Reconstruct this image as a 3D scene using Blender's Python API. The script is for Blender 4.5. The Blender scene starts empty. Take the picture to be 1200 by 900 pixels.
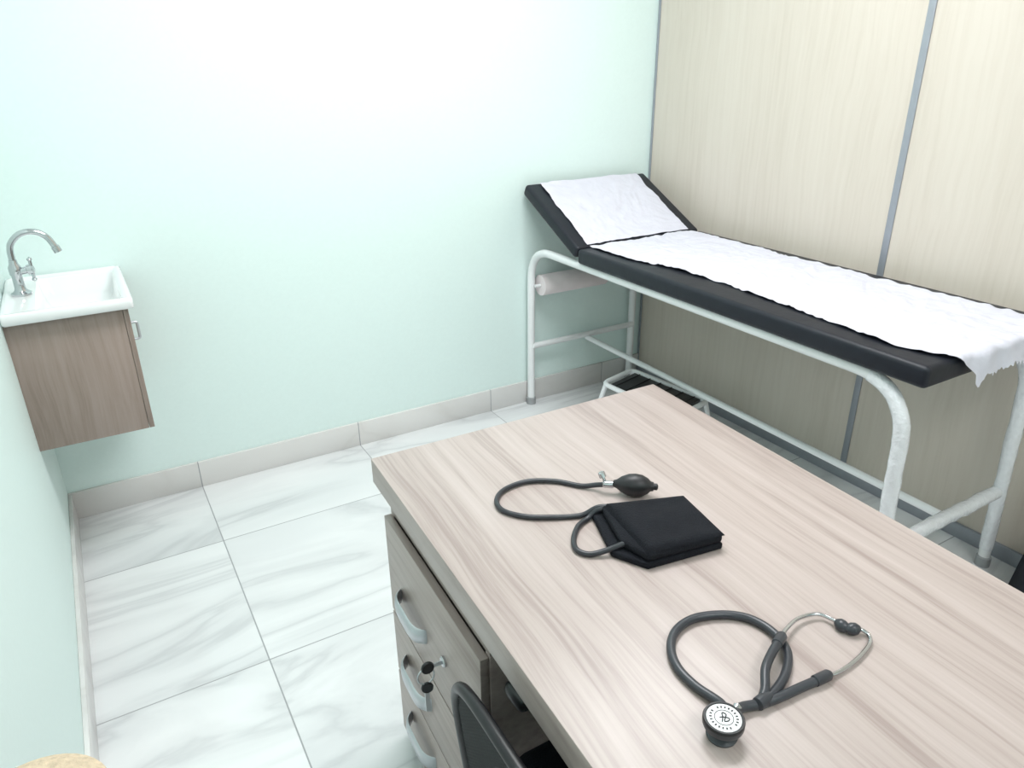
import bpy, bmesh, random
from math import *
from mathutils import Vector, Matrix, noise
random.seed(3)
scn=bpy.context.scene
col=bpy.context.collection
try:
    scn.view_settings.view_transform='Standard'; scn.view_settings.look='None'
except Exception: pass

# ---------------------------------------------------------------- materials
def newmat(name):
    m=bpy.data.materials.new(name);m.use_nodes=True
    return m,m.node_tree,m.node_tree.nodes['Principled BSDF']
def simple(name,colr,rough=.5,metal=0.,spec=.5,bump=0.,bscale=60,coat=0.,emit=0.,var=.04,bd=.01):
    m,nt,b=newmat(name)
    b.inputs['Roughness'].default_value=rough;b.inputs['Metallic'].default_value=metal
    b.inputs['Specular IOR Level'].default_value=spec
    b.inputs['Coat Weight'].default_value=coat
    tc=nt.nodes.new('ShaderNodeTexCoord');n=nt.nodes.new('ShaderNodeTexNoise');n.inputs['Scale'].default_value=bscale;n.inputs['Detail'].default_value=4
    nt.links.new(tc.outputs['Object'],n.inputs['Vector'])
    r=nt.nodes.new('ShaderNodeValToRGB');c=Vector(colr)
    r.color_ramp.elements[0].position=.3;r.color_ramp.elements[1].position=.7
    r.color_ramp.elements[0].color=(*(c*(1-var)),1);r.color_ramp.elements[1].color=(*[min(1,x*(1+var)) for x in c],1)
    nt.links.new(n.outputs['Fac'],r.inputs['Fac']);nt.links.new(r.outputs['Color'],b.inputs['Base Color'])
    if bump>0:
        bp=nt.nodes.new('ShaderNodeBump');bp.inputs['Strength'].default_value=bump;bp.inputs['Distance'].default_value=bd
        nt.links.new(n.outputs['Fac'],bp.inputs['Height']);nt.links.new(bp.outputs['Normal'],b.inputs['Normal'])
    if emit>0:
        b.inputs['Emission Color'].default_value=(1,1,1,1);b.inputs['Emission Strength'].default_value=emit
    return m
def wood(name,cols,fine,broad,rough=.4,warp=.25,lo=.37,hi=.62,wf=.55,wscale=(2.2,2.2,2.2)):
    m,nt,b=newmat(name);N=nt.nodes.new;Lk=nt.links.new
    b.inputs['Roughness'].default_value=rough
    tc=N('ShaderNodeTexCoord')
    wm=N('ShaderNodeMapping');wm.inputs['Scale'].default_value=wscale;Lk(tc.outputs['Object'],wm.inputs['Vector'])
    wn=N('ShaderNodeTexNoise');wn.inputs['Scale'].default_value=1;wn.inputs['Detail'].default_value=2
    Lk(wm.outputs[0],wn.inputs['Vector'])
    sub=N('ShaderNodeVectorMath');sub.operation='SUBTRACT';sub.inputs[1].default_value=(.5,.5,.5);Lk(wn.outputs['Color'],sub.inputs[0])
    sc=N('ShaderNodeVectorMath');sc.operation='SCALE';sc.inputs['Scale'].default_value=warp;Lk(sub.outputs[0],sc.inputs[0])
    ad=N('ShaderNodeVectorMath');ad.operation='ADD';Lk(tc.outputs['Object'],ad.inputs[0]);Lk(sc.outputs[0],ad.inputs[1])
    def nz(scale,detail,rg):
        mp=N('ShaderNodeMapping');mp.inputs['Scale'].default_value=scale;Lk(ad.outputs[0],mp.inputs['Vector'])
        n=N('ShaderNodeTexNoise');n.inputs['Scale'].default_value=1;n.inputs['Detail'].default_value=detail;n.inputs['Roughness'].default_value=rg
        Lk(mp.outputs[0],n.inputs['Vector']);return n
    a=nz(fine,5,.65);c=nz(broad,3,.5)
    mx=N('ShaderNodeMath');mx.operation='MULTIPLY_ADD';mx.inputs[1].default_value=wf;Lk(a.outputs['Fac'],mx.inputs[0])
    m2=N('ShaderNodeMath');m2.operation='MULTIPLY';m2.inputs[1].default_value=1-wf;Lk(c.outputs['Fac'],m2.inputs[0]);Lk(m2.outputs[0],mx.inputs[2])
    r=N('ShaderNodeValToRGB');e=r.color_ramp.elements
    e[0].position=lo;e[0].color=(*cols[0],1);e[1].position=hi;e[1].color=(*cols[2],1)
    x=e.new((lo+hi)/2-.015);x.color=(*cols[1],1)
    Lk(mx.outputs[0],r.inputs['Fac']);Lk(r.outputs['Color'],b.inputs['Base Color'])
    bp=N('ShaderNodeBump');bp.inputs['Strength'].default_value=.05;bp.inputs['Distance'].default_value=.002
    Lk(a.outputs['Fac'],bp.inputs['Height']);Lk(bp.outputs['Normal'],b.inputs['Normal'])
    return m
def marble(name,tile=.62,x0=.19,y0=2.24,axes='xy',base=(.80,.81,.80),vein=(.58,.60,.60),rough=.13):
    m,nt,b=newmat(name);N=nt.nodes.new;Lk=nt.links.new
    b.inputs['Roughness'].default_value=rough
    tc=N('ShaderNodeTexCoord');sp=N('ShaderNodeSeparateXYZ');Lk(tc.outputs['Object'],sp.inputs[0])
    def M(op,a,bv=None,cv=None):
        n=N('ShaderNodeMath');n.operation=op
        for i,v in enumerate((a,bv,cv)):
            if v is None: continue
            if isinstance(v,(int,float)): n.inputs[i].default_value=v
            else: Lk(v,n.inputs[i])
        return n.outputs[0]
    def cell(out,o):
        u=M('DIVIDE',M('SUBTRACT',out,o),tile)
        fl=M('FLOOR',u);fr=M('SUBTRACT',u,fl)
        d=M('MULTIPLY',M('MINIMUM',fr,M('SUBTRACT',1.0,fr)),tile)
        return fl,d
    fx,dx=cell(sp.outputs[0],x0);fy,dy=cell(sp.outputs[1],y0)
    d=M('MINIMUM',dx,dy) if axes=='xy' else dx
    gm=M('LESS_THAN',d,.0018)
    cb=N('ShaderNodeCombineXYZ');Lk(fx,cb.inputs[0]);Lk(fy,cb.inputs[1])
    wn=N('ShaderNodeTexWhiteNoise');Lk(cb.outputs[0],wn.inputs['Vector'])
    s=N('ShaderNodeVectorMath');s.operation='SCALE';s.inputs['Scale'].default_value=9;Lk(wn.outputs['Color'],s.inputs[0])
    ad=N('ShaderNodeVectorMath');ad.operation='ADD';Lk(tc.outputs['Object'],ad.inputs[0]);Lk(s.outputs[0],ad.inputs[1])
    mp=N('ShaderNodeMapping');mp.inputs['Rotation'].default_value=(0,0,radians(-38));mp.inputs['Scale'].default_value=(.8,3.0,1.5);Lk(ad.outputs[0],mp.inputs['Vector'])
    n1=N('ShaderNodeTexNoise');n1.inputs['Scale'].default_value=1.25;n1.inputs['Detail'].default_value=5;n1.inputs['Roughness'].default_value=.5;n1.inputs['Distortion'].default_value=.9
    Lk(mp.outputs[0],n1.inputs['Vector'])
    v=M('ABSOLUTE',M('SUBTRACT',n1.outputs['Fac'],.5))
    r=N('ShaderNodeValToRGB');e=r.color_ramp.elements;e[0].position=0;e[0].color=(*vein,1);e[1].position=.11;e[1].color=(*base,1)
    x=e.new(.035);x.color=(*[(p*.6+q*.4) for p,q in zip(base,vein)],1)
    Lk(v,r.inputs['Fac'])
    n2=N('ShaderNodeTexNoise');n2.inputs['Scale'].default_value=1.1;n2.inputs['Detail'].default_value=3;Lk(mp.outputs[0],n2.inputs['Vector'])
    r2=N('ShaderNodeValToRGB');e=r2.color_ramp.elements;e[0].position=.35;e[0].color=(.90,.905,.91,1);e[1].position=.6;e[1].color=(1,1,1,1)
    Lk(n2.outputs['Fac'],r2.inputs['Fac'])
    mu=N('ShaderNodeMix');mu.data_type='RGBA';mu.blend_type='MULTIPLY';mu.inputs[0].default_value=1
    Lk(r.outputs['Color'],mu.inputs[6]);Lk(r2.outputs['Color'],mu.inputs[7])
    mg=N('ShaderNodeMix');mg.data_type='RGBA';Lk(gm,mg.inputs[0]);Lk(mu.outputs[2],mg.inputs[6]);mg.inputs[7].default_value=(.34,.35,.36,1)
    Lk(mg.outputs[2],b.inputs['Base Color'])
    rr=M('MULTIPLY_ADD',gm,.5,rough);Lk(rr,b.inputs['Roughness'])
    return m

M_wall=simple('paint_mint',(.762,.90,.871),.5,bump=.02,bscale=90,var=.010)
M_ceil=simple('paint_ceiling',(.88,.89,.88),.8,var=.01)
M_panel=wood('laminate_panel',[(.60,.535,.46),(.635,.57,.495),(.66,.597,.523)],(60,60,2.2),(6,6,.7),.42,.05)
M_alu=simple('aluminium_profile',(.33,.35,.39),.4,metal=.3,bscale=30)
M_floor=marble('marble_tile',base=(.835,.845,.85),vein=(.67,.68,.69),rough=.08)
M_bbB=marble('marble_baseboard',axes='x',base=(.80,.785,.77),vein=(.74,.72,.70),rough=.2)
M_desk=wood('desk_laminate',[(.315,.25,.23),(.42,.350,.325),(.485,.413,.390)],(110,2.4,40),(26,1.0,10),.36,.06,.36,.64,.5,(3,1.5,2))
M_deskv=wood('desk_laminate_front',[(.33,.265,.24),(.405,.335,.31),(.47,.40,.375)],(60,2.6,100),(10,1.0,22),.4,.04,.36,.64,.5)
M_cab=wood('cabinet_laminate',[(.255,.195,.165),(.315,.245,.21),(.36,.285,.25)],(90,90,3),(14,14,1.4),.4,.05)
M_ceramic=simple('ceramic',(.86,.87,.87),.12,coat=.5,var=.005)
M_chrome=simple('chrome',(.55,.56,.58),.14,metal=1,var=.01)
M_steel=simple('satin_steel',(.58,.60,.63),.35,metal=.7,var=.01)
M_white=simple('white_enamel',(.86,.87,.88),.28,coat=.3,var=.01)
M_plastic=simple('plastic_wrap',(.83,.84,.87),.22,bump=.5,bscale=60,coat=.6,var=.04)
M_vinyl=simple('black_vinyl',(.011,.013,.020),.45,spec=.35,bump=.10,bscale=25,var=.1)
M_paper=simple('tissue_paper',(.66,.655,.735),.85,bump=.45,bscale=22,var=.03,bd=.012)
M_roll=simple('paper_roll',(.82,.74,.75),.8,bscale=30,var=.02)
M_black=simple('black_rubber',(.012,.012,.014),.45,var=.1)
M_blackpl=simple('black_plastic',(.010,.010,.012),.35,var=.1)
M_nylon=simple('black_nylon',(.006,.007,.011),.75,spec=.2,bump=.4,bscale=420,var=.2)
M_tubeb=simple('black_tubing',(.024,.026,.032),.35,var=.05)
M_tubeg=simple('grey_tubing',(.034,.037,.045),.35,var=.05)
M_whitepl=simple('white_diaphragm',(.76,.78,.78),.3,var=.01)
M_beige=simple('beige_fabric',(.62,.50,.36),.85,bump=.6,bscale=130,var=.15)
M_led=simple('led_diffuser',(.9,.9,.9),.5,emit=4,var=.0)
M_dark=simple('dark_inside',(.10,.085,.075),.7)
M_foot=simple('rubber_foot',(.35,.36,.37),.6)

# ---------------------------------------------------------------- helpers
def empty(name,loc=(0,0,0),rz=0):
    o=bpy.data.objects.new(name,None);col.objects.link(o);o.location=loc;o.rotation_euler=(0,0,rz);o.empty_display_size=.1;return o
def finish(name,bm,mat,parent=None,smooth=False,angle=40):
    bmesh.ops.recalc_face_normals(bm,faces=bm.faces)
    me=bpy.data.meshes.new(name);bm.to_mesh(me);bm.free()
    o=bpy.data.objects.new(name,me);col.objects.link(o);me.materials.append(mat)
    if smooth:
        for p in me.polygons:p.use_smooth=True
        if angle<180:
            me.set_sharp_from_angle(angle=radians(angle))
    if parent:o.parent=parent
    return o
def box(name,lo,hi,mat,parent=None,bev=0.,seg=2,M=None):
    bm=bmesh.new();bmesh.ops.create_cube(bm,size=1)
    for v in bm.verts:
        v.co=Vector([lo[i]+(v.co[i]+.5)*(hi[i]-lo[i]) for i in range(3)])
    if bev>0:bmesh.ops.bevel(bm,geom=bm.edges[:],offset=bev,segments=seg,profile=.5,affect='EDGES')
    if M is not None:bmesh.ops.transform(bm,matrix=M,verts=bm.verts)
    return finish(name,bm,mat,parent,smooth=bev>0)
def prism(name,poly,z0,z1,mat,parent=None,bev=0.,seg=2):
    bm=bmesh.new()
    a=[bm.verts.new((x,y,z0)) for x,y in poly];b=[bm.verts.new((x,y,z1)) for x,y in poly];n=len(poly)
    bm.faces.new(a[::-1]);bm.faces.new(b)
    for i in range(n):bm.faces.new((a[i],a[(i+1)%n],b[(i+1)%n],b[i]))
    if bev>0:bmesh.ops.bevel(bm,geom=bm.edges[:],offset=bev,segments=seg,profile=.5,affect='EDGES')
    return finish(name,bm,mat,parent,smooth=bev>0)
def catmull(pts,sub=8,closed=False):
    P=[Vector(p) for p in pts];out=[];n=len(P)
    rng=n if closed else n-1
    for i in range(rng):
        p0=P[(i-1)%n] if closed or i>0 else P[0]*2-P[1]
        p1=P[i];p2=P[(i+1)%n]
        p3=P[(i+2)%n] if closed or i+2<n else P[-1]*2-P[-2]
        for k in range(sub):
            t=k/sub
            out.append(.5*((2*p1)+(p2-p0)*t+(2*p0-5*p1+4*p2-p3)*t*t+(3*p1-p0-3*p2+p3)*t**3))
    if not closed:out.append(P[-1])
    return out
def fillet(pts,r,seg=8):
    P=[Vector(p) for p in pts];out=[P[0]]
    for i in range(1,len(P)-1):
        a=(P[i-1]-P[i]);b=(P[i+1]-P[i]);rr=min(r,a.length*.49,b.length*.49)
        s=P[i]+a.normalized()*rr;e=P[i]+b.normalized()*rr
        for k in range(seg+1):
            t=k/seg;out.append(s*(1-t)**2+P[i]*2*t*(1-t)*1.0+e*t*t)
    out.append(P[-1]);return out
def tube(name,pts,r,mat,parent=None,seg=14,closed=False,wob=0.):
    bm=bmesh.new();P=[Vector(p) for p in pts];n=len(P);rings=[]
    T=[]
    for i in range(n):
        if closed:t=P[(i+1)%n]-P[i-1]
        else:t=P[min(i+1,n-1)]-P[max(i-1,0)]
        T.append(t.normalized())
    up=Vector((0,0,1)) if abs(T[0].z)<.9 else Vector((1,0,0))
    nrm=(up-T[0]*up.dot(T[0])).normalized()
    for i in range(n):
        nrm=(nrm-T[i]*nrm.dot(T[i])).normalized();bn=T[i].cross(nrm)
        rr=r[i] if isinstance(r,(list,tuple)) else r
        ring=[]
        for k in range(seg):
            a=2*pi*k/seg;q=rr*(1+(wob*(noise.noise(P[i]*30+Vector((cos(a),sin(a),0))*1.5)) if wob else 0))
            ring.append(bm.verts.new(P[i]+nrm*cos(a)*q+bn*sin(a)*q))
        rings.append(ring)
    m=n if closed else n-1
    for i in range(m):
        A=rings[i];B=rings[(i+1)%n]
        for k in range(seg):bm.faces.new((A[k],A[(k+1)%seg],B[(k+1)%seg],B[k]))
    if not closed:
        bm.faces.new(rings[0][::-1]);bm.faces.new(rings[-1])
    return finish(name,bm,mat,parent,smooth=True,angle=50)
def dens(pts,step=.02):
    P=[Vector(p) for p in pts];out=[]
    for a,b in zip(P[:-1],P[1:]):
        k=max(1,int((b-a).length/step))
        out+= [a.lerp(b,i/k) for i in range(k)]
    return out+[P[-1]]
def lathe(name,prof,mat,parent=None,loc=(0,0,0),axis=(0,0,1),seg=32):
    bm=bmesh.new();rings=[]
    for r,z in prof:
        if r<1e-6:rings.append([bm.verts.new((0,0,z))])
        else:rings.append([bm.verts.new((r*cos(2*pi*k/seg),r*sin(2*pi*k/seg),z)) for k in range(seg)])
    for A,B in zip(rings[:-1],rings[1:]):
        for k in range(seg):
            a=A[k%len(A)];a2=A[(k+1)%len(A)];b=B[k%len(B)];b2=B[(k+1)%len(B)]
            f=[];[f.append(v) for v in (a,a2,b2,b) if v not in f]
            if len(f)>2:bm.faces.new(f)
    if len(rings[0])>1:bm.faces.new(rings[0][::-1])
    if len(rings[-1])>1:bm.faces.new(rings[-1])
    q=Vector((0,0,1)).rotation_difference(Vector(axis).normalized())
    bmesh.ops.transform(bm,matrix=Matrix.Translation(loc)@q.to_matrix().to_4x4(),verts=bm.verts)
    return finish(name,bm,mat,parent,smooth=True,angle=35)

# ---------------------------------------------------------------- room shell
XL,XR,YB,YF,ZC=-.232,2.28,2.65,-1.6,2.6
box('floor',(XL-.1,YF-.1,-.1),(XR+.1,YB+.1,0),M_floor)
box('ceiling',(XL-.1,YF-.1,ZC),(XR+.1,YB+.1,ZC+.1),M_ceil)
box('wall_back',(XL-.1,YB,0),(XR+.1,YB+.1,ZC),M_wall)
box('wall_left',(XL-.1,YF,0),(XL,YB,ZC),M_wall)
box('wall_front',(XL-.1,YF-.1,0),(XR+.1,YF,ZC),M_wall)
box('wall_right',(XR,YF,0),(XR+.1,YB,ZC),M_panel)
box('baseboard_back',(XL,YB-.012,0),(XR-.001,YB,.103),M_bbB,bev=.002)
box('baseboard_left',(XL,YF,0),(XL+.012,YB-.012,.103),M_bbB,bev=.002)
ys=[2.64,1.443,.246,-.951]
for i,y in enumerate(ys):
    w=.006 if i==0 else .012
    box('trim_%d'%(i+1),(XR-.004,y-w,.05),(XR,min(y+w,YB),ZC),M_alu,bev=.001)
box('trim_5',(XR-.012,YF,0),(XR,YB-.012,.05),M_alu,bev=.002)

for nm,(cx,cy),pw in (('ceiling_light',(1.0,1.42),32),('ceiling_light',(.9,-.70),13)):
    e=empty(nm,(cx,cy,ZC))
    box('frame',(-.62,-.32,-.02),(.62,.32,0),M_white,e,bev=.003)
    box('diffuser',(-.60,-.30,-.024),(.60,.30,-.02),M_led,e)
    L=bpy.data.lights.new('led','AREA');L.shape='RECTANGLE';L.size=1.2;L.size_y=.6;L.energy=pw;L.color=(.98,.985,1)
    lo=bpy.data.objects.new('led',L);col.objects.link(lo);lo.parent=e;lo.location=(0,0,-.03)

# ---------------------------------------------------------------- sink
sk=empty('wall_mounted_sink')
x0,x1,y0,y1,z0,z1=XL,.067,2.25,2.64,.455,.83
t=.015
box('side_near',(x0,y0,z0),(x1-t,y0+t,z1),M_cab,sk,bev=.001)
box('side_far',(x0,y1-t,z0),(x1-t,y1,z1),M_cab,sk)
box('bottom',(x0,y0+t,z0),(x1-t,y1-t,z0+t),M_cab,sk)
box('door',(x1-t+.001,y0,z0),(x1,y1,z1-.002),M_cab,sk,bev=.001)
tube('door_handle',fillet([(x1,2.285,.775),(x1+.016,2.285,.775),(x1+.016,2.285,.725),(x1,2.285,.725)],.006,4),.004,M_steel,sk,seg=10)
def rrect(xa,xb,ya,yb,r,z,n=6):
    out=[]
    for cx,cy,a0 in ((xb-r,yb-r,0),(xa+r,yb-r,90),(xa+r,ya+r,180),(xb-r,ya+r,270)):
        for k in range(n+1):
            a=radians(a0+90*k/n);out.append((cx+r*cos(a),cy+r*sin(a),z))
    return out
bm=bmesh.new();loops=[]
bx0,bx1,by0,by1=XL+.001,.083,2.222,2.648
for (xa,xb,ya,yb,r,z) in [(bx0+.004,bx1-.004,by0+.004,by1,.006,.832),(bx0,bx1,by0,by1,.008,.836),(bx0,bx1,by0,by1,.008,.858),(bx0+.004,bx1-.004,by0+.004,by1-.003,.008,.863),
    (bx0+.012,bx1-.012,by0+.012,by1-.01,.01,.863),(bx0+.018,bx1-.018,by0+.018,by1-.014,.012,.859),
    (-.150,bx1-.022,by0+.024,by1-.03,.02,.858),(-.145,bx1-.026,by0+.029,by1-.035,.024,.850),(-.135,bx1-.036,by0+.045,by1-.05,.03,.80),(-.12,bx1-.05,by0+.07,by1-.075,.04,.785),(-.05,-.0,2.42,2.47,.02,.78)]:
    loops.append([bm.verts.new(p) for p in rrect(xa,xb,ya,yb,r,z)])
for A,B in zip(loops[:-1],loops[1:]):
    n=len(A)
    for k in range(n):bm.faces.new((A[k],A[(k+1)%n],B[(k+1)%n],B[k]))
bm.faces.new(loops[-1])
finish('basin',bm,M_ceramic,sk,smooth=True,angle=50)
lathe('drain',[(0,.004),(.018,.004),(.021,.002),(.021,0)],M_chrome,sk,(-.025,2.445,.779))
fc=sk
fx,fy=-.182,2.44
lathe('faucet_base',[(.026,0),(.026,.006),(.017,.012),(.014,.02),(.013,.055),(.016,.06),(.016,.08),(.011,.09),(.010,.10),(0,.10)],M_chrome,fc,(fx,fy,.859))
tube('faucet_spout',catmull([(fx,fy,.955),(fx+.001,fy,.985),(fx+.010,fy,1.008),(fx+.035,fy,1.028),(fx+.068,fy,1.030),(fx+.095,fy,1.012),(fx+.112,fy,.975)],8),.0085,M_chrome,fc)
lathe('faucet_nozzle',[(0,0),(.011,0),(.011,.016),(.009,.018),(0,.018)],M_chrome,fc,(fx+.114,fy,.968),(-.35,0,1))
lathe('faucet_valve',[(.010,0),(.010,.02),(.014,.022),(.014,.034),(.008,.038),(0,.038)],M_chrome,fc,(fx+.008,fy,.925),(1,-.15,.12))
tube('faucet_lever',[(fx+.040,fy-.006,.90),(fx+.040,fy-.006,.957)],.0045,M_chrome,fc,seg=10)
for a in (0,1):
    lathe('lever_tip_%d'%a,[(0,-.007),(.006,-.003),(.007,0),(.006,.003),(0,.007)],M_chrome,fc,(fx+.040,fy-.006,.90+.057*a))

# ---------------------------------------------------------------- examination bed
bed=empty('examination_bed')
xa,xb=1.63,2.2
def loopy(x):
    return fillet([(x,2.615,.012),(x,2.615,.728),(x,.90,.728),(x,.872,.012)],.15,12)
for nm,x in (('rail_near',xa),('rail_far',xb)):
    P=loopy(x)
    tube(nm,P,.0165,M_white,bed,16)
    Q=[p for p in dens(P,.012) if p.y<1.02 and p.z>.06]
    tube(nm+'_wrap',Q,.0195,M_plastic,bed,16,wob=.12)
    for k,y in enumerate((2.615,.872)):
        lathe('%s_foot_%d'%(nm,k),[(.021,0),(.021,.03),(.017,.034),(0,.034)],M_foot,bed,(x,y,0))
for k,(y,z) in enumerate(((2.605,.285),(.885,.26))):
    tube('cross_bar_%d'%k,dens([(xa,y,z),(xb,y,z)]),.013 if k==0 else .02,M_white if k==0 else M_plastic,bed,14,wob=0 if k==0 else .2)
tube('stretcher',[(1.93,2.605,.27),(1.93,.885,.26)],.012,M_white,bed)
for k,y in enumerate((2.2,1.6,1.0)):
    tube('top_bar_%d'%k,[(xa,y,.724),(xb,y,.724)],.010,M_white,bed)
mx0,mx1=1.60,2.22
box('pad_body',(mx0,.85,.743),(mx1,2.24,.800),M_vinyl,bed,bev=.014,seg=4)
ang=atan2(.195,.385)
Mh=Matrix.Translation((0,2.235,.802))@Matrix.Rotation(ang,4,'X')
box('pad_head',(mx0,.0,-.05),(mx1,.425,0),M_vinyl,bed,bev=.014,seg=4,M=Mh)
tube('head_support',[(1.75,2.50,.728),(1.75,2.50,.86)],.008,M_white,bed)
tube('head_support_b',[(2.1,2.50,.728),(2.1,2.50,.86)],.008,M_white,bed)
tube('roll_bar',[(xa,2.582,.567),(xb,2.582,.567)],.007,M_white,bed)
lathe('paper_roll',[(.012,0),(.044,0),(.045,.002),(.045,.335),(.044,.337),(.012,.337)],M_roll,bed,(1.655,2.582,.567),(1,0,0),seg=40)
def sheet(name,nS,nT,fn,mat,parent):
    bm=bmesh.new();g=[[bm.verts.new(fn(i/nS,j/nT)) for j in range(nT+1)] for i in range(nS+1)]
    for i in range(nS):
        for j in range(nT):bm.faces.new((g[i][j],g[i+1][j],g[i+1][j+1],g[i][j+1]))
    o=finish(name,bm,mat,parent,smooth=True,angle=180);return o
near=[(2.24,1.650),(2.18,1.655),(2.0,1.655),(1.83,1.700),(1.6,1.712),(1.4,1.695),(1.25,1.683),(1.1,1.668),(1.0,1.655),(.93,1.668),(.86,1.690),(.80,1.76)]
def nearx(y):
    for (ya,xa_),(yb_,xb_) in zip(near[:-1],near[1:]):
        if y<=ya and y>=yb_:
            t=(ya-y)/(ya-yb_);return xa_+(xb_-xa_)*t
    return near[0][1] if y>2.24 else near[-1][1]
def ridge(v):return 1-2*abs(noise.noise(v))
def wr(x,y,a=.004):
    q=noise.noise(Vector((x*5,y*4,9)));p=noise.noise(Vector((x*3,y*3,19)))
    return a*(.8*noise.noise(Vector((x*9,y*7,.3)))+.6*noise.noise(Vector((x*20+q*3,y*16,2.3)))+.75*(ridge(Vector((x*11+q*4,y*17+q*3,7)))-.5)+.35*(ridge(Vector((x*26+p*6,y*20-p*6,17)))-.5))
def f_body(s,t):
    d_end=1.405+.050*(.9+.5*noise.noise(Vector((t*6,1.7,0)))+.24*noise.noise(Vector((t*24,4.7,0)))+.16*noise.noise(Vector((t*55,4.7,3))))
    d=s*d_end
    y=2.232-d
    xn=nearx(max(y,.80))+.006*noise.noise(Vector((0,y*23,5)));xf=2.165+.012*noise.noise(Vector((3,y*5,1)))+.008*noise.noise(Vector((3,y*25,1)))
    x=xn+(xf-xn)*t
    if y>.852:
        z=.8060+max(-.004,wr(x,y,.0060));return (x,y,z)
    over=.852-y
    a=min(over/.02,1.0)*pi/2
    yy=.852-.018*sin(a)-.014*noise.noise(Vector((x*14,2,over*9)))*min(1,over/.02)-.25*max(0,over-.02)
    zz=.8060+max(-.004,wr(x,.852,.0060))*(1-a/(pi/2))-.018*(1-cos(a))-max(0,over-.02)*.95
    return (x,min(yy,.846 if over>.012 else 9),zz)
def f_head(s,t):
    d=.012+s*(.405+.006*noise.noise(Vector((t*8,.4,2))))
    xn=1.652+.012*s+.005*noise.noise(Vector((s*7,3,1)));xf=2.165+.01*noise.noise(Vector((s*6,8,1)))
    x=xn+(xf-xn)*t
    h=.0040+max(-.003,wr(x,d+4,.0034))
    v=Mh@Vector((x,d,h));return tuple(v)
so=sheet('paper_cover_body',260,110,f_body,M_paper,bed)
sh=sheet('paper_cover_head',90,110,f_head,M_paper,bed)

# ---------------------------------------------------------------- step stool
st=empty('step_stool')
A,B,C,D=Vector((1.76,2.25,.205)),Vector((1.955,2.30,.205)),Vector((2.01,1.89,.205)),Vector((1.80,1.84,.205))
ctr=(A+B+C+D)/4
loop=[]
Pl=[A,B,C,D]
for i in range(4):
    p=Pl[i];a=(Pl[i-1]-p).normalized()*.035;b=(Pl[(i+1)%4]-p).normalized()*.035
    for k in range(7):
        t=k/6;loop.append((p+a)*(1-t)**2+p*2*t*(1-t)+(p+b)*t*t)
tube('top_frame',loop,.0105,M_white,st,12,closed=True)
ins=[ctr+(p-ctr)*.86 for p in Pl]
prism('tread',[(p.x,p.y) for p in ins],.194,.206,M_black,st,bev=.002)
for i in range(6):
    t=(i+.5)/6
    a=ins[0].lerp(ins[3],t);b=ins[1].lerp(ins[2],t)
    tube('tread_rib_%d'%i,[(a.x,a.y,.207),(b.x,b.y,.207)],.0022,M_black,st,6)
for i,p in enumerate(Pl):
    d=(p-ctr);d.z=0;q=p+d.normalized()*.045
    pin=p-d.normalized()*.012
    tube('leg_%d'%i,[(pin.x,pin.y,.200),(q.x,q.y,.0)],.0105,M_white,st,12)
for i,(p,q) in enumerate(((A,D),(B,C))):
    dp=(p-ctr).normalized()*.02;dq=(q-ctr).normalized()*.02
    tube('side_brace_%d'%i,[(p.x+dp.x,p.y+dp.y,.09),(q.x+dq.x,q.y+dq.y,.09)],.008,M_white,st,10)

# ---------------------------------------------------------------- desk
dk=empty('office_desk',(.392,1.220,0),radians(-2.7))
prism('desk_top',[(0,0),(.703,.022),(.703,-1.32),(0,-1.32)][::-1],.692,.745,M_desk,dk,bev=.0015)
box('end_panel_far',(.03,-.028,0),(.66,-.003,.692),M_deskv,dk,bev=.001)
box('end_panel_near',(.03,-1.30,0),(.66,-1.275,.692),M_deskv,dk,bev=.001)
box('modesty_panel',(.60,-1.275,.20),(.62,-.028,.692),M_deskv,dk)
px0,px1,py0,py1=.022,.50,-.475,-.032
box('pedestal_top',(px0,py0,.635),(px1,py1,.655),M_deskv,dk,bev=.001)
box('pedestal_side',(px0,py0,.04),(px1,py0+.016,.634),M_deskv,dk,bev=.001)
box('pedestal_side_far',(px0,py1-.016,.04),(px1,py1,.634),M_deskv,dk,bev=.001)
box('pedestal_core',(px0+.004,py0+.017,.045),(px1-.01,py1-.017,.63),M_dark,dk)
for i,(x_,y_) in enumerate(((px0+.03,py0+.03),(px1-.03,py0+.03),(px0+.03,py1-.03),(px1-.03,py1-.03))):
    lathe('pedestal_foot_%d'%i,[(.018,0),(.018,.04),(0,.04)],M_blackpl,dk,(x_,y_,0.0005),seg=16)
drs=[(.632,.402),(.396,.238),(.232,.062)]
for i,(zt,zb) in enumerate(drs):
    box('drawer_%d'%(i+1),(px0-.016,py0+.002,zb),(px0-.001,py1-.002,zt),M_deskv,dk,bev=.0015)
for i,z in enumerate((.49,.322,.165)):
    yc=-.175;w=.066;bm=bmesh.new();rings=[]
    n=22
    for k in range(n+1):
        u=-1+2*k/n;yy=yc+u*w;out=.019*(1-abs(u)**5);x=px0-.016-out-.001;hh=.019-.003*u*u
        rings.append([bm.verts.new(p) for p in ((x,yy,z+hh),(x-.004,yy,z+hh-.002),(x-.006,yy,z),(x-.004,yy,z-hh+.002),(x,yy,z-hh),(x+.002,yy,z))])
    for a_,b_ in zip(rings[:-1],rings[1:]):
        for k in range(6):bm.faces.new((a_[k],a_[(k+1)%6],b_[(k+1)%6],b_[k]))
    bm.faces.new(rings[0][::-1]);bm.faces.new(rings[-1])
    finish('drawer_pull_%d'%(i+1),bm,M_steel,dk,smooth=True,angle=60)
ly=-.325
lathe('lock',[(.010,0),(.010,.004),(.008,.006),(0,.006)],M_chrome,dk,(px0-.016,ly,.505),(-1,0,0),seg=20)
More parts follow.
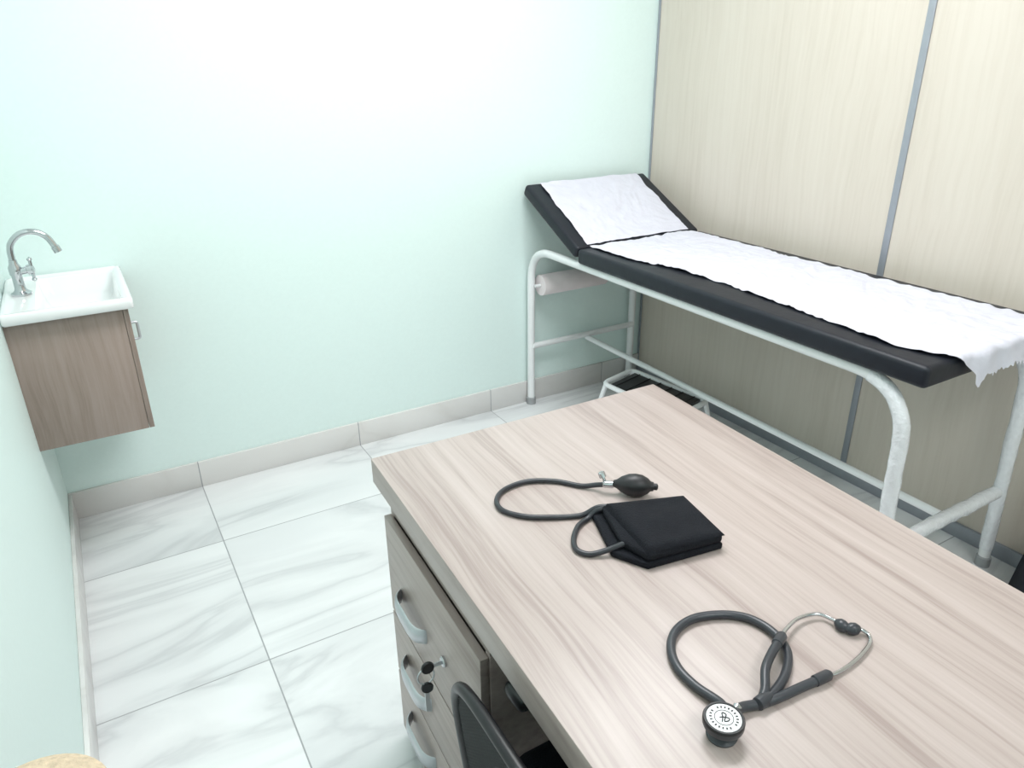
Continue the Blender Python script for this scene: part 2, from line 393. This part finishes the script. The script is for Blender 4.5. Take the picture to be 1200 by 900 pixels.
box('key_blade',(px0-.040,ly-.001,.501),(px0-.020,ly+.001,.509),M_steel,dk)
lathe('key_head',[(0,-.003),(.011,-.003),(.012,0),(.011,.003),(0,.003)],M_blackpl,dk,(px0-.048,ly,.505),(0,1,0),seg=20)
tube('key_ring',[(px0-.052+.015*cos(a),ly+.002*sin(a),.488+.015*sin(a)) for a in [2*pi*k/20 for k in range(20)]],.0015,M_steel,dk,6,closed=True)
box('spare_key_blade',(px0-.057,ly-.004,.412),(px0-.049,ly-.001,.458),M_steel,dk)
lathe('spare_key_head',[(0,-.003),(.010,-.003),(.011,0),(.010,.003),(0,.003)],M_blackpl,dk,(px0-.052,ly-.003,.465),(0.2,1,0),seg=20)

ZD=.745
# ---------------------------------------------------------------- blood pressure cuff
bp=empty('blood_pressure_cuff')
prism('cuff_lower_layer',[(.600,.728),(.640,.838),(.668,.838),(.785,.772),(.763,.654),(.628,.674)][::-1],ZD,ZD+.012,M_nylon,bp,bev=.004,seg=3)
prism('cuff_fold',[(.618,.728),(.650,.822),(.783,.771),(.762,.655),(.630,.676)][::-1],ZD+.0125,ZD+.026,M_nylon,bp,bev=.005,seg=3)
def f_cuff(s,t):
    P00,P10,P11,P01=Vector((.630,.679,0)),Vector((.764,.654,0)),Vector((.787,.771,0)),Vector((.652,.818,0))
    p=P00*(1-s)*(1-t)+P10*s*(1-t)+P11*s*t+P01*(1-s)*t
    e=min(s,1-s,t,1-t);k=min(1,e/.12)
    z=ZD+.026+(.011-.005*s)*sqrt(max(0,1-(1-k)**2))+.0035*noise.noise(Vector((s*3,t*3,1)))*k
    return (p.x,p.y,z)
sheet('cuff_upper_layer',40,40,f_cuff,M_nylon,bp)
d=Vector((.063,-.054,0)).normalized()
prof=[(.0,0),(.006,.0),(.008,.006),(.014,.014),(.019,.026),(.0205,.038),(.019,.050),(.014,.060),(.009,.065),(.008,.070),(0,.071)]
lathe('inflation_bulb',prof,M_black,bp,Vector((.716,.874,ZD+.0206)),d,seg=32)
lathe('bulb_end_valve',[(.006,0),(.006,.006),(.003,.008),(0,.008)],M_black,bp,Vector((.716,.874,ZD+.0206))+d*.070,d,seg=16)
lathe('valve_body',[(.004,-.014),(.0065,-.012),(.0065,.004),(.005,.006)],M_chrome,bp,Vector((.712,.877,ZD+.018)),d,seg=18)
lathe('valve_knob',[(.003,0),(.003,.010),(.0065,.011),(.0065,.019),(.005,.021),(0,.021)],M_chrome,bp,Vector((.706,.884,ZD+.020)),(-.2,.5,1),seg=18)
zt=ZD+.005
tube('air_tube_1',catmull([(.705,.883,ZD+.017),(.697,.898,ZD+.011),(.677,.918,zt),(.647,.955,zt),(.603,.981,zt),(.555,.979,zt),(.525,.956,zt),(.518,.923,zt),(.540,.888,zt),(.576,.863,zt),(.622,.841,zt),(.648,.830,ZD+.018),(.668,.815,ZD+.022)],8),.0046,M_tubeb,bp,12)
tube('air_tube_2',catmull([(.660,.812,ZD+.022),(.645,.826,ZD+.016),(.628,.828,zt),(.600,.817,zt),(.574,.792,zt),(.562,.767,zt),(.572,.747,zt),(.596,.736,ZD+.010),(.622,.725,ZD+.02)],8),.0046,M_tubeb,bp,12)

# ---------------------------------------------------------------- stethoscope
se=empty('stethoscope');zs=ZD+.0062
ring=[(.520,.416,ZD+.015),(.531,.430,ZD+.010),(.527,.467,zs),(.529,.501,zs),(.545,.531,zs),(.572,.551,zs),(.608,.556,zs),(.646,.542,zs),(.672,.518,zs),(.680,.484,zs),(.669,.450,zs),(.640,.426,zs),(.605,.412,zs),(.575,.408,zs),(.550,.413,ZD+.009),(.528,.409,ZD+.015)]
tube('tubing_loop',catmull(ring,8),.0060,M_tubeg,se,14)
zb=ZD+.0175
b1=[(.574,.408,ZD+.0065),(.590,.416,ZD+.012),(.611,.435,zb),(.640,.450,zb),(.663,.459,zb)]
b2=[(.570,.407,ZD+.0065),(.600,.402,ZD+.007),(.637,.399,ZD+.0065),(.672,.395,ZD+.0065)]
tube('tubing_branch_1',catmull(b1,8),.0058,M_tubeg,se,14)
tube('tubing_branch_2',catmull(b2,8),.0058,M_tubeg,se,14)
lathe('y_joint',[(.003,0),(.008,.003),(.0085,.012),(.0062,.024),(.004,.025)],M_tubeg,se,(.566,.407,ZD+.0085),(1,.05,.02),seg=18)
lathe('sleeve_1',[(.004,0),(.007,.002),(.007,.020),(.0045,.024)],M_tubeg,se,(.655,.4565,zb),(.9,.35,0),seg=18)
lathe('sleeve_2',[(.004,0),(.007,.002),(.007,.024),(.0045,.028)],M_tubeg,se,(.655,.397,ZD+.007),(1,-.08,0),seg=18)
zm=ZD+.0045
tube('binaural_1',catmull([(.668,.461,zb-.001),(.693,.472,ZD+.014),(.727,.480,ZD+.010),(.757,.474,ZD+.008),(.766,.456,ZD+.008),(.767,.446,ZD+.008)],8),.0027,M_chrome,se,12)
tube('binaural_2',catmull([(.676,.395,ZD+.006),(.702,.3925,zm),(.737,.395,zm),(.771,.403,zm),(.784,.412,zm),(.785,.422,ZD+.006),(.779,.430,ZD+.008)],8),.0027,M_chrome,se,12)
for k,(a,b) in enumerate((((.7665,.452,ZD+.008),(.02,-1,0)),((.783,.426,ZD+.008),(-1,.45,0)))):
    lathe('ear_tip_%d'%k,[(.003,0),(.0045,.001),(.008,.006),(.0085,.012),(.0065,.017),(.003,.020),(0,.020)],M_tubeg,se,a,b,seg=20)
cx,cy=.506,.402
lathe('bell',[(0,0),(.017,0),(.018,.003),(.012,.008),(.012,.012),(.0225,.017),(.0235,.020),(.0235,.025),(.021,.0265),(0,.0265)],M_tubeg,se,(cx,cy,ZD+.0005),(0,0,1),seg=48)
lathe('diaphragm',[(0,.0),(.0195,.0),(.0195,.0009),(0,.001)],M_whitepl,se,(cx,cy,ZD+.027),(0,0,1),seg=48)
lathe('chrome_rim',[(.0195,0),(.0205,.0015),(.0225,.0015),(.0235,-.0005),(.0235,-.002),(.0195,-.001)],M_blackpl,se,(cx,cy,ZD+.027),(0,0,1),seg=48)
tube('printed_ring',[(cx+.0105*cos(a),cy+.0105*sin(a),ZD+.0281) for a in [2*pi*k/40 for k in range(40)]],.0004,M_blackpl,se,6,closed=True)
for k in range(22):
    a=2*pi*k/22
    if k in (0,11):continue
    box('print_%d'%k,(-.0009,.0135,0),(.0009,.0162,.0003),M_blackpl,se,M=Matrix.Translation((cx,cy,ZD+.0280))@Matrix.Rotation(a,4,'Z'))
tube('print_monogram',catmull([Vector((cx+a,cy+b,ZD+.0282)) for a,b in ((-.006,-.003),(-.001,.001),(.003,.006),(.005,.002),(.001,-.001),(-.003,-.004),(.001,-.006),(.004,-.004),(.001,.0),(-.004,.003))],6),.0007,M_blackpl,se,6)
lathe('stem',[(.004,0),(.0045,.012),(.0055,.022),(.004,.024)],M_chrome,se,(cx+.014,cy+.004,ZD+.014),(1,.35,0),seg=16)

# ---------------------------------------------------------------- office chair
ch=empty('office_chair')
bx=.358;yc=.474;hw=.258;PE=4.2
def back_pt(u,v):
    return Vector((bx-.040*v-.010*(1-u*u),yc+u*hw,.29+v*.398))
def rr_uv(n=120,p=PE):
    out=[]
    for k in range(n):
        a=2*pi*k/n;c,s=cos(a),sin(a)
        out.append((copysign(abs(c)**(2/p),c),.5+.5*copysign(abs(s)**(2/p),s)))
    return out
tube('back_frame',[back_pt(u,v) for u,v in rr_uv()],.009,M_blackpl,ch,12,closed=True)
bm=bmesh.new();nU,nV=76,58
g={}
def inside(u,v):return abs(u)**PE+abs(2*v-1)**PE<=1.0
for i in range(nU+1):
    for j in range(nV+1):
        u=-1+2*i/nU;v=j/nV
        if inside(u,v):g[i,j]=bm.verts.new(back_pt(u,v))
for i in range(nU):
    for j in range(nV):
        q=[(i,j),(i+1,j),(i+1,j+1),(i,j+1)]
        if all(k in g for k in q):bm.faces.new([g[k] for k in q])
mo=finish('back_mesh',bm,M_blackpl,ch)
w=mo.modifiers.new('w','WIREFRAME');w.thickness=.0042;w.use_replace=True
box('seat',(.40,.27,.42),(.80,.70,.475),M_nylon,ch,bev=.022,seg=4)
tube('back_post',fillet([(.50,yc,.41),(.375,yc,.40),(.342,yc,.50)],.04,6),.012,M_blackpl,ch,10)
for k,y in enumerate((.28,.69)):
    tube('arm_%d'%k,[(.50,y,.44),(.50,y,.59)],.012,M_blackpl,ch,10)
    box('arm_pad_%d'%k,(.395,y-.027,.585),(.62,y+.027,.612),M_blackpl,ch,bev=.012,seg=3)
tube('gas_lift',[(.585,yc,.09),(.585,yc,.42)],.022,M_blackpl,ch,14)
for k in range(5):
    a=2*pi*k/5+.5;ex,ey=.585+.215*cos(a),yc+.215*sin(a)
    tube('base_arm_%d'%k,[(.585,yc,.105),(ex,ey,.075)],[.022,.013],M_blackpl,ch,10)
    lathe('caster_%d'%k,[(0,-.02),(.020,-.02),(.024,-.014),(.024,.014),(.020,.02),(0,.02)],M_black,ch,(ex,ey,.0245),(-sin(a),cos(a),0),seg=18)
    tube('caster_stem_%d'%k,[(ex,ey,.03),(ex,ey,.08)],.007,M_blackpl,ch,8)

# ---------------------------------------------------------------- padded stool (bottom-left corner) and bag on the floor
bs=empty('padded_stool')
sx,sy=-.152,.602
lathe('cushion',[(0,.79),(.055,.79),(.068,.798),(.072,.82),(.068,.838),(.052,.848),(0,.851)],M_beige,bs,(sx,sy,0),seg=40)
lathe('pole',[(.016,.02),(.016,.79)],M_chrome,bs,(sx,sy,0),seg=20)
lathe('foot',[(.062,0),(.062,.008),(.03,.02),(.018,.03)],M_chrome,bs,(sx,sy,0),seg=40)
bg=empty('black_handbag')
bm=bmesh.new();bmesh.ops.create_cube(bm,size=1)
bmesh.ops.subdivide_edges(bm,edges=bm.edges[:],cuts=6,use_grid_fill=True)
for v in bm.verts:
    t=v.co.z+.5;k=1-.35*t**1.5
    v.co=Vector((2.17+v.co.x*.15*k+.006*noise.noise(v.co*5),.585+v.co.y*.34*(1-.12*t),.002+t*.24+.01*noise.noise(v.co*4)*t))
finish('bag_body',bm,M_vinyl,bg,smooth=True,angle=180)
tube('bag_handle',catmull([(2.15,.685,.22),(2.15,.675,.30),(2.15,.585,.35),(2.15,.495,.30),(2.15,.485,.22)],8),.007,M_vinyl,bg,10)

# ---------------------------------------------------------------- world + camera
w=bpy.data.worlds.new('w');scn.world=w;w.use_nodes=True
w.node_tree.nodes['Background'].inputs[0].default_value=(.9,.95,1,1);w.node_tree.nodes['Background'].inputs[1].default_value=.5
th,ro,yr=radians(23.717),radians(-.639),radians(30.3)
F=Vector((sin(yr)*cos(th),cos(yr)*cos(th),-sin(th)));R=Vector((cos(yr),-sin(yr),0));U=R.cross(F)
R,U=R*cos(ro)+U*sin(ro),U*cos(ro)-R*sin(ro)
cam=bpy.data.cameras.new('camera');cam.sensor_width=36;cam.lens=859.14*36/1200;cam.clip_start=.02
co=bpy.data.objects.new('camera',cam);col.objects.link(co)
co.matrix_world=Matrix(((R.x,U.x,-F.x,0),(R.y,U.y,-F.y,0),(R.z,U.z,-F.z,1.45),(0,0,0,1)))
scn.camera=co
